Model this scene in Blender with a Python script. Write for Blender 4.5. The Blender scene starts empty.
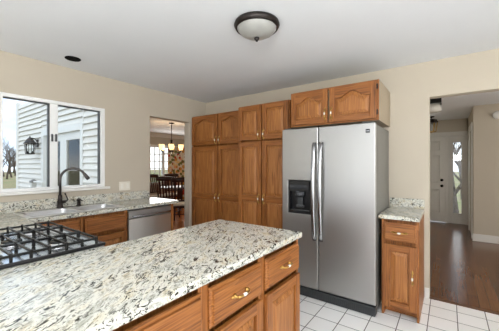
import bpy, bmesh, math, random
from math import sin, cos, pi, radians, sqrt
from mathutils import Vector, Matrix

random.seed(7)
S = bpy.context.scene
COL = S.collection

# ------------------------------------------------------------------ camera, sky, lights, exposure
cd = bpy.data.cameras.new('camera'); cam = bpy.data.objects.new('camera', cd); COL.objects.link(cam)
cd.sensor_width = 36.0; cd.lens = 19.749; cd.shift_y = -0.001; cd.clip_start = 0.02; cd.clip_end = 400
cam.location = (0, 0, 1.37); cam.rotation_euler = (pi/2, 0, radians(35.947))
S.camera = cam
S.view_settings.view_transform = 'Standard'; S.view_settings.look = 'None'
S.view_settings.exposure = 0.35; S.view_settings.gamma = 1.0; S.view_settings.use_curve_mapping = False

W = bpy.data.worlds.new('sky'); S.world = W; W.use_nodes = True
wt = W.node_tree; wt.nodes.clear()
wo = wt.nodes.new('ShaderNodeOutputWorld'); wb = wt.nodes.new('ShaderNodeBackground')
tc = wt.nodes.new('ShaderNodeTexCoord'); mp = wt.nodes.new('ShaderNodeMapping'); mp.inputs['Scale'].default_value = (1, 1, 2.2)
nz = wt.nodes.new('ShaderNodeTexNoise'); nz.inputs['Scale'].default_value = 3.2; nz.inputs['Detail'].default_value = 6
rp = wt.nodes.new('ShaderNodeValToRGB')
rp.color_ramp.elements[0].position = .38; rp.color_ramp.elements[0].color = (.52, .70, .94, 1)
rp.color_ramp.elements[1].position = .58; rp.color_ramp.elements[1].color = (1, 1, 1, 1)
wt.links.new(tc.outputs['Generated'], mp.inputs['Vector']); wt.links.new(mp.outputs[0], nz.inputs['Vector'])
wt.links.new(nz.outputs['Fac'], rp.inputs[0]); wt.links.new(rp.outputs[0], wb.inputs['Color'])
wb.inputs['Strength'].default_value = 1.45; wt.links.new(wb.outputs[0], wo.inputs['Surface'])

def area(name, loc, rot, sx, sy, power, col=(1, 1, 1)):
    l = bpy.data.lights.new(name, 'AREA'); l.shape = 'RECTANGLE'; l.size = sx; l.size_y = sy; l.energy = power; l.color = col
    o = bpy.data.objects.new(name, l); COL.objects.link(o); o.location = loc; o.rotation_euler = rot
    return o
# added fill lamps inside the unseen windows behind and right of the camera
area('rear_fill_lamp', (-1.2, -3.38, 1.25), (pi/2+.15, 0, 0), 4.2, 2.2, 36, (.97, .985, 1))
area('right_fill_lamp', (3.38, -.4, 1.35), (pi/2+.2, 0, pi/2), 3.4, 2.0, 85, (.97, .985, 1))
# added upward lamp behind the camera, standing in for bounced flash
area('ceiling_bounce_fill', (.6, -1.3, 1.75), (pi-.25, 0, .4), 1.4, 1.4, 135, (.96, .98, 1))
# daylight into the dining room (far window) and the entry hall (side window)
area('daylight_dining_window', (-7.75, 5.9, 1.45), (pi/2, 0, -pi/2), 1.3, 1.1, 18, (1, .97, .92))
area('hall_fill_lamp', (2.9, 4.9, 1.5), (pi/2, 0, pi/2), 1.6, 1.6, 28, (1, .95, .88))  # added fill lamp brightening the hall from out of view, no window there

area('daylight_entry_side_window', (.75, 7.0, 1.1), (pi/2, 0, pi/2), .7, 1.9, 22, (1, .97, .93))

# ------------------------------------------------------------------ materials
MATS = {}
def newmat(name):
    m = bpy.data.materials.new(name); m.use_nodes = True
    b = m.node_tree.nodes['Principled BSDF']; MATS[name] = m
    return m, m.node_tree, b
def lin(c):
    return tuple(((x/12.92) if x <= .04045 else ((x+.055)/1.055)**2.4) for x in [v/255 for v in c]) + (1,)
def plain(name, rgb, rough=.5, metal=0, noise=0.0, scale=30, spec=.5, bump=0):
    m, t, b = newmat(name)
    c = lin(rgb)
    b.inputs['Roughness'].default_value = rough; b.inputs['Metallic'].default_value = metal
    b.inputs['Specular IOR Level'].default_value = spec
    n = t.nodes.new('ShaderNodeTexNoise'); n.inputs['Scale'].default_value = scale; n.inputs['Detail'].default_value = 4
    co = t.nodes.new('ShaderNodeTexCoord'); t.links.new(co.outputs['Object'], n.inputs['Vector'])
    r = t.nodes.new('ShaderNodeValToRGB')
    k = noise
    r.color_ramp.elements[0].position = .3; r.color_ramp.elements[0].color = tuple(x*(1-k) for x in c[:3])+(1,)
    r.color_ramp.elements[1].position = .7; r.color_ramp.elements[1].color = tuple(min(1, x*(1+k)) for x in c[:3])+(1,)
    t.links.new(n.outputs['Fac'], r.inputs[0]); t.links.new(r.outputs[0], b.inputs['Base Color'])
    if bump:
        bp = t.nodes.new('ShaderNodeBump'); bp.inputs['Strength'].default_value = bump; bp.inputs['Distance'].default_value = .002
        t.links.new(n.outputs['Fac'], bp.inputs['Height']); t.links.new(bp.outputs[0], b.inputs['Normal'])
    return m

def wood(name, axis, dark, mid, light, rough=.42, scale=1.0):
    """oak with long grain along the local axis"""
    m, t, b = newmat(name)
    N = t.nodes.new
    co = N('ShaderNodeTexCoord'); oi = N('ShaderNodeObjectInfo'); ad = N('ShaderNodeVectorMath'); ad.operation = 'ADD'
    sc = N('ShaderNodeVectorMath'); sc.operation = 'SCALE'; sc.inputs[3].default_value = 7.3
    cb = N('ShaderNodeCombineXYZ')
    for i in range(3): t.links.new(oi.outputs['Random'], cb.inputs[i])
    t.links.new(cb.outputs[0], sc.inputs[0])
    t.links.new(co.outputs['Object'], ad.inputs[0]); t.links.new(sc.outputs[0], ad.inputs[1])
    m1 = N('ShaderNodeMapping'); m2 = N('ShaderNodeMapping')
    s1 = [8*scale]*3; s1[axis] = .6*scale; s2 = [150*scale]*3; s2[axis] = 5*scale
    m1.inputs['Scale'].default_value = s1; m2.inputs['Scale'].default_value = s2
    t.links.new(ad.outputs[0], m1.inputs[0]); t.links.new(ad.outputs[0], m2.inputs[0])
    n1 = N('ShaderNodeTexNoise'); n1.inputs['Scale'].default_value = 1; n1.inputs['Detail'].default_value = 2; n1.inputs['Distortion'].default_value = .15
    t.links.new(m1.outputs[0], n1.inputs['Vector'])
    mul = N('ShaderNodeMath'); mul.operation = 'MULTIPLY'; mul.inputs[1].default_value = 7
    fr = N('ShaderNodeMath'); fr.operation = 'FRACT'
    t.links.new(n1.outputs['Fac'], mul.inputs[0]); t.links.new(mul.outputs[0], fr.inputs[0])
    n2 = N('ShaderNodeTexNoise'); n2.inputs['Scale'].default_value = 1; n2.inputs['Detail'].default_value = 3
    t.links.new(m2.outputs[0], n2.inputs['Vector'])
    mx = N('ShaderNodeMath'); mx.operation = 'MULTIPLY_ADD'; mx.inputs[1].default_value = .17
    t.links.new(fr.outputs[0], mx.inputs[0]); t.links.new(n2.outputs['Fac'], mx.inputs[2])
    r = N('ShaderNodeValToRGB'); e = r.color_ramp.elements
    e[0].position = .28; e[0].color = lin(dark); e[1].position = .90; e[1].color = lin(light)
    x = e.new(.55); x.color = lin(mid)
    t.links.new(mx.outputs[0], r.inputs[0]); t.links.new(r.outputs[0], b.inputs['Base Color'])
    b.inputs['Roughness'].default_value = rough
    b.inputs['Specular IOR Level'].default_value = .4
    return m
OAK = ((82, 44, 16), (138, 83, 37), (170, 111, 57))
OAKV = wood('oak_upright_grain', 2, *OAK)
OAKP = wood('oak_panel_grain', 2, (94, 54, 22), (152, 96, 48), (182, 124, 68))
OAKH = wood('oak_level_grain', 0, *OAK)
OAKD = wood('oak_level_grain_side', 1, *OAK)
DARKV = wood('dark_cherry', 2, (36, 14, 9), (60, 26, 17), (82, 38, 26), rough=.28)
DARKH = wood('dark_cherry_level', 0, (28, 10, 7), (48, 20, 13), (66, 30, 20), rough=.3)

def granite():
    m, t, b = newmat('granite')
    N = t.nodes.new; L = t.links.new
    geo = N('ShaderNodeNewGeometry')
    mp = N('ShaderNodeMapping'); mp.vector_type = 'TEXTURE'; mp.inputs['Rotation'].default_value = (0, 0, radians(33)); mp.inputs['Scale'].default_value = (1, 3.0, 1)
    L(geo.outputs['Position'], mp.inputs[0])
    def noise(scale, det, dist, vec, rough=.6):
        n = N('ShaderNodeTexNoise'); n.inputs['Scale'].default_value = scale; n.inputs['Detail'].default_value = det
        n.inputs['Distortion'].default_value = dist; n.inputs['Roughness'].default_value = rough; L(vec, n.inputs['Vector']); return n.outputs['Fac']
    def ramp(f, *st):
        r = N('ShaderNodeValToRGB'); e = r.color_ramp.elements
        e[0].position, e[0].color = st[0][0], st[0][1]; e[1].position, e[1].color = st[-1][0], st[-1][1]
        for p, c in st[1:-1]: q = e.new(p); q.color = c
        L(f, r.inputs[0]); return r.outputs[0]
    def mix(f, a, c):
        x = N('ShaderNodeMix'); x.data_type = 'RGBA'; L(f, x.inputs['Factor']); L(a, x.inputs['A']); L(c, x.inputs['B']); return x.outputs['Result']
    K0, K1 = (0, 0, 0, 1), (1, 1, 1, 1)
    base = ramp(noise(24, 5, .3, mp.outputs[0]), (.34, lin((180, 180, 168))), (.46, lin((214, 213, 203))), (.58, lin((216, 211, 193))), (.70, lin((194, 180, 150))))
    grey = ramp(noise(46, 6, .8, mp.outputs[0], .7), (.53, K0), (.66, (.9, .9, .9, 1)))
    gcol = ramp(noise(80, 3, 0, geo.outputs['Position']), (.3, lin((104, 104, 96))), (.7, lin((164, 160, 146))))
    c = mix(grey, base, gcol)
    blk = ramp(noise(46, 6, 1.6, mp.outputs[0], .68), (.435, K1), (.475, K0))
    zone = ramp(noise(11, 3, .4, mp.outputs[0]), (.40, (.35, .35, .35, 1)), (.54, K1))
    zm = N('ShaderNodeMath'); zm.operation = 'MULTIPLY'; L(blk, zm.inputs[0]); L(zone, zm.inputs[1])
    bcol = ramp(noise(90, 2, 0, geo.outputs['Position']), (.35, lin((22, 23, 21))), (.7, lin((76, 72, 64))))
    c = mix(zm.outputs[0], c, bcol)
    fl = ramp(noise(130, 2, 0, geo.outputs['Position']), (.31, K1), (.36, K0))
    c = mix(fl, c, bcol)
    L(c, b.inputs['Base Color']); b.inputs['Roughness'].default_value = .12; b.inputs['Specular IOR Level'].default_value = .5
    return m
GRANITE = granite()

def steel(name, axis, rgb=(172, 173, 175), rough=.3):
    m, t, b = newmat(name)
    N = t.nodes.new
    co = N('ShaderNodeTexCoord'); mp = N('ShaderNodeMapping'); s = [260]*3; s[axis] = 3
    mp.inputs['Scale'].default_value = s; n = N('ShaderNodeTexNoise'); n.inputs['Scale'].default_value = 1; n.inputs['Detail'].default_value = 2
    t.links.new(co.outputs['Object'], mp.inputs[0]); t.links.new(mp.outputs[0], n.inputs['Vector'])
    r = N('ShaderNodeMapRange'); r.inputs['To Min'].default_value = rough-.06; r.inputs['To Max'].default_value = rough+.06
    t.links.new(n.outputs['Fac'], r.inputs['Value']); t.links.new(r.outputs[0], b.inputs['Roughness'])
    b.inputs['Base Color'].default_value = lin(rgb); b.inputs['Metallic'].default_value = 1
    return m
STEEL = steel('brushed_steel', 0, (176, 175, 173), .40); STEELV = steel('brushed_steel_upright', 2, rough=.22)
SINKM = steel('sink_steel', 0, (190, 190, 190), .42)
RIMM = steel('sink_rim_steel', 0, (226, 226, 226), .3)
DECKS = steel('polished_range_steel', 0, (214, 215, 217), .16)
CHROME = plain('polished_steel', (200, 200, 202), .12, 1)
WALL = plain('beige_wall_paint', (192, 182, 165), .85, noise=.015, scale=3, spec=.2)
CEIL = plain('white_ceiling_paint', (228, 230, 232), .9, noise=.01, scale=3, spec=.1)
WHITE = plain('white_trim_paint', (228, 226, 220), .4, noise=.01)
VINYL = plain('white_vinyl', (236, 236, 234), .35, noise=.01)
DOORW = plain('white_door_paint', (214, 210, 202), .45, noise=.01)
BLACK = plain('black_iron', (11, 11, 12), .26, noise=.15)
BLKP = plain('black_plastic', (20, 20, 22), .3, noise=.1)
DKGREY = plain('dark_grey_metal', (70, 72, 74), .45, noise=.05)
GREYSIDE = plain('grey_textured_steel', (118, 116, 110), .5, .0, noise=.06, scale=200, bump=.2)
BRONZE = plain('oil_rubbed_bronze', (44, 38, 36), .38, .6, noise=.1)
PEWTER = plain('dark_faucet_metal', (84, 80, 78), .3, .8, noise=.05)
BRASS = plain('brass', (186, 148, 84), .28, 1, noise=.05)
PORC = plain('white_porcelain', (238, 234, 224), .2, noise=.01)
PLATE = plain('ivory_plastic', (226, 220, 206), .4, noise=.01)
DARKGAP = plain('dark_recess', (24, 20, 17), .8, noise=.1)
FROST = plain('frosted_glass_shade', (158, 157, 152), .35, noise=.03)
SIDING = plain('white_siding', (238, 235, 230), .6, noise=.015, scale=6)
TRUNK = plain('grey_bark', (86, 74, 64), .9, noise=.25, scale=20)
SHUTTER = plain('pewter_cap', (52, 50, 52), .4, .4, noise=.1)
SEATF = plain('pale_seat_fabric', (206, 196, 180), .9, noise=.05)

def glass(name, tint=(1, 1, 1), rough=0.0):
    m, t, b = newmat(name); t.nodes.remove(b)
    o = t.nodes['Material Output']; N = t.nodes.new
    tr = N('ShaderNodeBsdfTransparent'); tr.inputs['Color'].default_value = tint+(1,)
    gl = N('ShaderNodeBsdfGlossy'); gl.inputs['Roughness'].default_value = rough
    fz = N('ShaderNodeFresnel'); fz.inputs['IOR'].default_value = 1.45
    mx = N('ShaderNodeMixShader'); t.links.new(fz.outputs[0], mx.inputs[0]); t.links.new(tr.outputs[0], mx.inputs[1]); t.links.new(gl.outputs[0], mx.inputs[2])
    t.links.new(mx.outputs[0], o.inputs['Surface'])
    return m
GLASS = glass('window_glass', (.96, .98, .98))

def emit(name, rgb, strength):
    m, t, b = newmat(name); b.inputs['Base Color'].default_value = lin(rgb)
    b.inputs['Emission Color'].default_value = lin(rgb); b.inputs['Emission Strength'].default_value = strength
    return m
LITSHADE = emit('lit_glass_shade', (255, 214, 150), 1.6)

def tile_floor():
    m, t, b = newmat('white_floor_tile'); N = t.nodes.new; L = t.links.new
    geo = N('ShaderNodeNewGeometry'); mp = N('ShaderNodeMapping'); mp.inputs['Location'].default_value = (.142, -2.37+.21*20, 0)
    L(geo.outputs['Position'], mp.inputs[0])
    br = N('ShaderNodeTexBrick'); br.offset = 0; br.squash = 1; br.inputs['Scale'].default_value = 1
    br.inputs['Brick Width'].default_value = .2095; br.inputs['Row Height'].default_value = .2095; br.inputs['Mortar Size'].default_value = .0038
    br.inputs['Mortar Smooth'].default_value = .2; br.inputs['Bias'].default_value = 0
    br.inputs['Color1'].default_value = lin((244, 243, 241)); br.inputs['Color2'].default_value = lin((238, 237, 234)); br.inputs['Mortar'].default_value = lin((74, 68, 62))
    L(mp.outputs[0], br.inputs['Vector']); L(br.outputs['Color'], b.inputs['Base Color'])
    bp = N('ShaderNodeBump'); bp.invert = True; bp.inputs['Strength'].default_value = .4; bp.inputs['Distance'].default_value = .002
    L(br.outputs['Fac'], bp.inputs['Height']); L(bp.outputs[0], b.inputs['Normal'])
    b.inputs['Roughness'].default_value = .28
    return m
TILE = tile_floor()

def plank_floor(name, cols, rot, rough=.22):
    m, t, b = newmat(name); N = t.nodes.new; L = t.links.new
    geo = N('ShaderNodeNewGeometry'); mp = N('ShaderNodeMapping'); mp.inputs['Rotation'].default_value = (0, 0, rot)
    L(geo.outputs['Position'], mp.inputs[0])
    br = N('ShaderNodeTexBrick'); br.offset = .37; br.inputs['Scale'].default_value = 1
    br.inputs['Brick Width'].default_value = 1.1; br.inputs['Row Height'].default_value = .083; br.inputs['Mortar Size'].default_value = .0016
    br.inputs['Color1'].default_value = lin(cols[0]); br.inputs['Color2'].default_value = lin(cols[1]); br.inputs['Mortar'].default_value = lin(cols[2])
    L(mp.outputs[0], br.inputs['Vector'])
    m2 = N('ShaderNodeMapping'); m2.inputs['Scale'].default_value = (4, 70, 1); L(mp.outputs[0], m2.inputs[0])
    n = N('ShaderNodeTexNoise'); n.inputs['Scale'].default_value = 1; n.inputs['Detail'].default_value = 4; L(m2.outputs[0], n.inputs['Vector'])
    mr = N('ShaderNodeMapRange'); mr.inputs['To Min'].default_value = .55; mr.inputs['To Max'].default_value = 1.4; L(n.outputs['Fac'], mr.inputs['Value'])
    mx = N('ShaderNodeVectorMath'); mx.operation = 'SCALE'; L(br.outputs['Color'], mx.inputs[0]); L(mr.outputs[0], mx.inputs[3])
    L(mx.outputs[0], b.inputs['Base Color']); b.inputs['Roughness'].default_value = rough
    bp = N('ShaderNodeBump'); bp.inputs['Strength'].default_value = .25; bp.inputs['Distance'].default_value = .002
    L(n.outputs['Fac'], bp.inputs['Height']); L(bp.outputs[0], b.inputs['Normal'])
    return m
HALLFLOOR = plank_floor('hall_hardwood', ((118, 76, 45), (94, 58, 34), (40, 24, 15)), pi/2, .2)
DINFLOOR = plank_floor('dining_hardwood', ((206, 122, 60), (190, 108, 52), (96, 52, 28)), 0)
DECKM = plank_floor('grey_deck_boards', ((150, 146, 140), (140, 136, 130), (70, 68, 66)), 0, .8)

def floral():
    m, t, b = newmat('floral_fabric'); N = t.nodes.new; L = t.links.new
    geo = N('ShaderNodeNewGeometry')
    v = N('ShaderNodeTexVoronoi'); v.inputs['Scale'].default_value = 9; L(geo.outputs['Position'], v.inputs['Vector'])
    sp = N('ShaderNodeSeparateColor'); L(v.outputs['Color'], sp.inputs[0])
    r = N('ShaderNodeValToRGB'); r.color_ramp.interpolation = 'CONSTANT'; e = r.color_ramp.elements
    cs = [(0, (190, 60, 40)), (.2, (206, 140, 60)), (.42, (120, 116, 60)), (.58, (226, 190, 130)), (.72, (160, 70, 50)), (.86, (222, 160, 120))]
    e[0].position = 0; e[0].color = lin(cs[0][1]); e[1].position = cs[-1][0]; e[1].color = lin(cs[-1][1])
    for p, c in cs[1:-1]: q = e.new(p); q.color = lin(c)
    L(sp.outputs[0], r.inputs[0])
    d = N('ShaderNodeMath'); d.operation = 'GREATER_THAN'; d.inputs[1].default_value = .55; L(v.outputs['Distance'], d.inputs[0])
    mx = N('ShaderNodeMix'); mx.data_type = 'RGBA'; mx.inputs['B'].default_value = lin((222, 204, 176)); L(d.outputs[0], mx.inputs['Factor']); L(r.outputs[0], mx.inputs['A'])
    L(mx.outputs['Result'], b.inputs['Base Color']); b.inputs['Roughness'].default_value = .9
    return m
FLORAL = floral()

def ground_mat():
    m, t, b = newmat('dry_grass_ground'); N = t.nodes.new; L = t.links.new
    geo = N('ShaderNodeNewGeometry'); n = N('ShaderNodeTexNoise'); n.inputs['Scale'].default_value = .35; n.inputs['Detail'].default_value = 8
    L(geo.outputs['Position'], n.inputs['Vector'])
    r = N('ShaderNodeValToRGB'); e = r.color_ramp.elements; e[0].position = .35; e[0].color = lin((158, 138, 108)); e[1].position = .65; e[1].color = lin((128, 134, 82))
    L(n.outputs['Fac'], r.inputs[0]); L(r.outputs[0], b.inputs['Base Color']); b.inputs['Roughness'].default_value = 1
    return m
GROUND = ground_mat()

# ------------------------------------------------------------------ mesh helpers
class MB:
    def __init__(s): s.bm = bmesh.new(); s.mi = 0
    def _mark(s, faces, sm=False):
        for f in faces: f.material_index = s.mi; f.smooth = sm
    def box(s, a, b, bev=0.0, seg=2):
        a, b = [min(x, y) for x, y in zip(a, b)], [max(x, y) for x, y in zip(a, b)]
        bm = bmesh.new(); bmesh.ops.create_cube(bm, size=1)
        for v in bm.verts: v.co = Vector([(a[i]+b[i])/2 + v.co[i]*(b[i]-a[i]) for i in range(3)])
        if bev > 0:
            bev = min(bev, .45*min(b[i]-a[i] for i in range(3)))
            bmesh.ops.bevel(bm, geom=bm.edges[:], offset=bev, segments=seg, affect='EDGES', profile=.5)
        s.merge(bm); return s
    def merge(s, bm, sm=False, M=None):
        vm = {}
        for v in bm.verts: vm[v] = s.bm.verts.new(M @ v.co if M else v.co)
        for f in bm.faces:
            try: g = s.bm.faces.new([vm[v] for v in f.verts])
            except ValueError: continue
            g.material_index = s.mi; g.smooth = sm or f.smooth
        bm.free(); return s
    def rings(s, rings, cap0=True, cap1=True, closed=True, sm=True, loop=False):
        R = [[s.bm.verts.new(p) for p in r] for r in rings]
        n = len(R[0]); m = len(R)
        for i in range(m if loop else m-1):
            for j in range(n if closed else n-1):
                f = s.bm.faces.new((R[i][j], R[i][(j+1) % n], R[(i+1) % m][(j+1) % n], R[(i+1) % m][j]))
                f.material_index = s.mi; f.smooth = sm
        if not loop:
            if cap0: f = s.bm.faces.new(R[0][::-1]); f.material_index = s.mi
            if cap1: f = s.bm.faces.new(R[-1]); f.material_index = s.mi
        return s
    def tube(s, pts, r, n=10, cap=True):
        pts = [Vector(p) for p in pts]
        rs = r if isinstance(r, (list, tuple)) else [r]*len(pts)
        prev = None; rings = []
        for i, p in enumerate(pts):
            d = (pts[min(i+1, len(pts)-1)]-pts[max(i-1, 0)]).normalized()
            if prev is None:
                u = d.orthogonal().normalized()
            else:
                u = (prev-d*prev.dot(d)).normalized()
            prev = u; w = d.cross(u)
            rings.append([p+(u*cos(2*pi*k/n)+w*sin(2*pi*k/n))*rs[i] for k in range(n)])
        return s.rings(rings, cap, cap)
    def lathe(s, prof, c=(0, 0, 0), n=24, axis=2, sm=True):
        rings = []
        for r, h in prof:
            ring = []
            for k in range(n):
                a = 2*pi*k/n; p = [max(r, 1e-4)*cos(a), max(r, 1e-4)*sin(a), h]
                if axis == 1: p = [p[0], h, -p[1]]
                if axis == 0: p = [h, p[0], p[1]]
                ring.append(Vector(p)+Vector(c))
            rings.append(ring)
        return s.rings(rings, sm=sm)
    def ball(s, c, r, n=12):
        r = r if isinstance(r, (tuple, list)) else (r, r, r)
        bm = bmesh.new(); bmesh.ops.create_uvsphere(bm, u_segments=n, v_segments=max(6, n*2//3), radius=1)
        for v in bm.verts: v.co = Vector((v.co.x*r[0]+c[0], v.co.y*r[1]+c[1], v.co.z*r[2]+c[2]))
        return s.merge(bm, True)
    def prism(s, poly, axis, a, b):
        """extrude a 2D polygon along axis from a to b"""
        def P(p, h):
            q = list(p); q.insert(axis, h); return Vector(q)
        A = [s.bm.verts.new(P(p, a)) for p in poly]; B = [s.bm.verts.new(P(p, b)) for p in poly]
        n = len(poly); fs = [s.bm.faces.new(A), s.bm.faces.new(B[::-1])]
        for i in range(n): fs.append(s.bm.faces.new((A[i], B[i], B[(i+1) % n], A[(i+1) % n])))
        s._mark(fs); return s
    def grid(s, xs, ys, mask, z0, z1):
        """plate of grid cells (mask(i,j) true = solid)"""
        V = {}
        def v(i, j, z):
            k = (i, j, z)
            if k not in V: V[k] = s.bm.verts.new((xs[i], ys[j], z))
            return V[k]
        nx, ny = len(xs)-1, len(ys)-1
        ok = lambda i, j: 0 <= i < nx and 0 <= j < ny and mask(i, j)
        for i in range(nx):
            for j in range(ny):
                if not ok(i, j): continue
                fs = [s.bm.faces.new((v(i, j, z1), v(i+1, j, z1), v(i+1, j+1, z1), v(i, j+1, z1))),
                      s.bm.faces.new((v(i, j, z0), v(i, j+1, z0), v(i+1, j+1, z0), v(i+1, j, z0)))]
                for (di, dj, p, q) in ((-1, 0, (i, j+1), (i, j)), (1, 0, (i+1, j), (i+1, j+1)), (0, -1, (i, j), (i+1, j)), (0, 1, (i+1, j+1), (i, j+1))):
                    if not ok(i+di, j+dj):
                        fs.append(s.bm.faces.new((v(*p, z0), v(*q, z0), v(*q, z1), v(*p, z1))))
                s._mark(fs)
        return s
    def ring(s, axis, h0, h1, a0, b0, a1, b1, l, r, bt, tp):
        """picture-frame ring: thickness h0..h1 along axis (0 or 1), outer a0..a1 by b0..b1, member widths"""
        bm = MB(); bm.grid([a0, a0+l, a1-r, a1], [b0, b0+bt, b1-tp, b1], lambda i, j: not (i == 1 and j == 1), h0, h1)
        for v in bm.bm.verts: v.co = Vector((v.co.z, v.co.x, v.co.y)) if axis == 0 else Vector((v.co.x, v.co.z, v.co.y))
        return s.merge(bm.bm)
    def build(s, name, mats, parent=None, bev=0, label=None):
        bmesh.ops.recalc_face_normals(s.bm, faces=s.bm.faces[:])
        me = bpy.data.meshes.new(name); s.bm.to_mesh(me); s.bm.free()
        for m in (mats if isinstance(mats, (list, tuple)) else [mats]): me.materials.append(m)
        o = bpy.data.objects.new(name, me); COL.objects.link(o)
        if parent: o.parent = parent
        if bev:
            k = o.modifiers.new('bevel', 'BEVEL'); k.width = bev; k.segments = 2; k.limit_method = 'ANGLE'; k.angle_limit = radians(40)
        if label: o['label'] = label
        return o

def tag(o, label, cat, group=None):
    o['label'] = label; o['category'] = cat
    if group: o['group'] = group
    return o
def thing(name, label, cat, loc=(0, 0, 0), rz=0, group=None):
    o = bpy.data.objects.new(name, None); COL.objects.link(o); o.empty_display_size = .1
    o.location = loc; o.rotation_euler = (0, 0, rz)
    return tag(o, label, cat, group)
def struct(o):
    o['kind'] = 'structure'; return o
def dup(o, parent=None):
    c = o.copy(); COL.objects.link(c)
    if parent: c.parent = parent
    for ch in [x for x in list(COL.objects) if x.parent == o]: dup(ch, c)
    return c

# ------------------------------------------------------------------ the setting
H = 2.44; XL = -3.38; YB = 3.375; TW = .12
def sbox(name, boxes, mat, bev=0):
    m = MB()
    for a, b in boxes: m.box(a, b)
    return struct(m.build(name, mat, bev=bev))
sbox('floor', [((XL, -3.6, -.1), (3.6, YB, 0))], TILE)
sbox('ceiling', [((XL-TW, -3.6, H), (3.6, YB+TW, H+.1))], CEIL)
# left wall: window opening and the opening to the dining room
WY0, WY1, WZ0, WZ1 = .70, 1.665, 1.11, 2.055
DY0, DY1, DZ = 2.283, 3.01, 2.06
sbox('wall_left', [((XL-TW, -3.6, 0), (XL, WY0, H)), ((XL-TW, WY0, 0), (XL, WY1, WZ0)), ((XL-TW, WY0, WZ1), (XL, WY1, H)),
                   ((XL-TW, WY1, 0), (XL, DY0, H)), ((XL-TW, DY0, DZ), (XL, DY1, H)), ((XL-TW, DY1, 0), (XL, 7.2, H))], WALL)
OX0, OX1, OZ = -.155, 1.25, 2.073
sbox('wall_back', [((XL, YB, 0), (OX0, YB+TW, H)), ((OX0, YB, OZ), (OX1, YB+TW, H)), ((OX1, YB, 0), (3.6, YB+TW, H))], WALL)
sbox('wall_right', [((3.5, -3.6, 0), (3.6, -2.2, H)), ((3.5, -2.2, 0), (3.6, 1.4, .25)), ((3.5, -2.2, 2.4), (3.6, 1.4, H)), ((3.5, 1.4, 0), (3.6, YB, H))], WALL)
sbox('wall_rear', [((XL, -3.6, 0), (-3.35, -3.5, H)), ((-3.35, -3.6, 0), (.95, -3.5, .06)), ((-3.35, -3.6, 2.35), (.95, -3.5, H)), ((.95, -3.6, 0), (3.5, -3.5, H))], WALL)
m = MB()
for x in (-3.35, -1.95, -.55, .88): m.box((x, -3.56, .06), (x+.07, -3.5, 2.35))
m.box((-3.35, -3.56, .06), (.95, -3.5, .13)).box((-3.35, -3.56, 2.28), (.95, -3.5, 2.35))
struct(m.build('window_2', VINYL))
m = MB()
for y in (-2.2, -.44, 1.33): m.box((3.5, y, .25), (3.56, y+.07, 2.4))
m.box((3.5, -2.2, .25), (3.56, 1.4, .33)).box((3.5, -2.2, 2.32), (3.56, 1.4, 2.4))
struct(m.build('window_3', VINYL))
# baseboards
sbox('baseboard_back', [((-.197, YB-.014, 0), (OX0, YB, .10)), ((OX1, YB-.014, 0), (3.5, YB, .10))], WHITE, .003)

# ---- kitchen slider window with its ledge
win = MB()
fw = .055
win.ring(0, XL-.09, XL-.003, WY0, WZ0, WY1, WZ1, .022, .045, .03, .035)
win = win.build('window_1', VINYL, bev=.003); struct(win)
m = MB(); m.box((XL-.075, 1.103, WZ0+.03), (XL-.02, 1.175, WZ1-.035)); m.build('mullion', VINYL, win, .004)
m = MB()   # dark gaskets round the two panes
for y0, y1 in ((WY0+.022, 1.103), (1.175, WY1-.045)):
    m.box((XL-.06, y0, WZ1-.047), (XL-.03, y1, WZ1-.035)).box((XL-.06, y1-.016, WZ0+.03), (XL-.03, y1, WZ1-.035))
m.build('gasket', DKGREY, win)
for y0, y1 in ((WY0+.022, 1.103), (1.175, WY1-.045)):
    m = MB(); m.box((XL-.052, y0, WZ0+.03), (XL-.046, y1, WZ1-.04)); m.build('pane', GLASS, win)
m = MB(); m.box((XL-.02, 1.112, 1.62), (XL-.005, 1.128, 1.70), .003).box((XL-.02, 1.148, 1.62), (XL-.005, 1.164, 1.70), .003); m.build('latch', DKGREY, win, label='dark grey sash latches')
m = MB(); m.box((XL-.1, WY0-.05, WZ0-.03), (XL+.035, WY1+.05, WZ0), .006); m.build('sill', WHITE, win)

# ---- dining room shell
DX = -7.95; DS = 2.0
FY0, FY1, FZ = None, None, None
fdx0, fdx1, fdz = -6.41, -4.80, 1.94
sbox('dining_floor', [((DX-.1, DS, -.1), (XL, 7.2, 0))], DINFLOOR)['kind'] = 'structure'
sbox('dining_ceiling', [((DX-.1, DS, H), (XL-TW, 7.2, H+.1))], CEIL)
WW0, WW1 = 5.15, 6.75
sbox('wall_dining_far', [((DX-.1, DS, 0), (DX, WW0, H)), ((DX-.1, WW0, 0), (DX, WW1, .7)), ((DX-.1, WW0, 2.05), (DX, WW1, H)), ((DX-.1, WW1, 0), (DX, 7.2, H))], WALL)
sbox('wall_dining_rear', [((DX, 7.1, 0), (XL-TW, 7.2, H))], WALL)
sbox('wall_dining_side', [((DX, DS+.02, 0), (fdx0, DS+.12, H)), ((fdx0, DS+.02, fdz), (fdx1, DS+.12, H)), ((fdx1, DS+.02, 0), (XL-TW, DS+.12, H))], WALL)
m = MB(); m.prism([(DX, H), (DX, H-.13), (DX+.02, H-.13), (DX+.09, H-.02), (DX+.09, H)], 1, DS+.12, 7.1); struct(m.build('trim_1', WHITE))
w4 = MB()
w4.box((DX-.08, WW0, .7), (DX+.02, WW1, .78)).box((DX-.08, WW0, 1.97), (DX+.02, WW1, 2.05)).box((DX-.08, WW0, .7), (DX+.02, WW0+.07, 2.05)).box((DX-.08, WW1-.07, .7), (DX+.02, WW1, 2.05)).box((DX-.08, 5.88, .7), (DX+.0, 5.95, 2.05))
w4 = struct(w4.build('window_4', VINYL))
m = MB()
for i in range(1, 8): y = WW0+.07+(WW1-WW0-.14)*i/8; m.box((DX-.05, y-.01, .78), (DX-.03, y+.01, 1.97))
for i in range(1, 5): z = .78+1.19*i/5; m.box((DX-.05, WW0+.07, z-.01), (DX-.03, WW1-.07, z+.01))
m.build('muntins', VINYL, w4)
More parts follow.
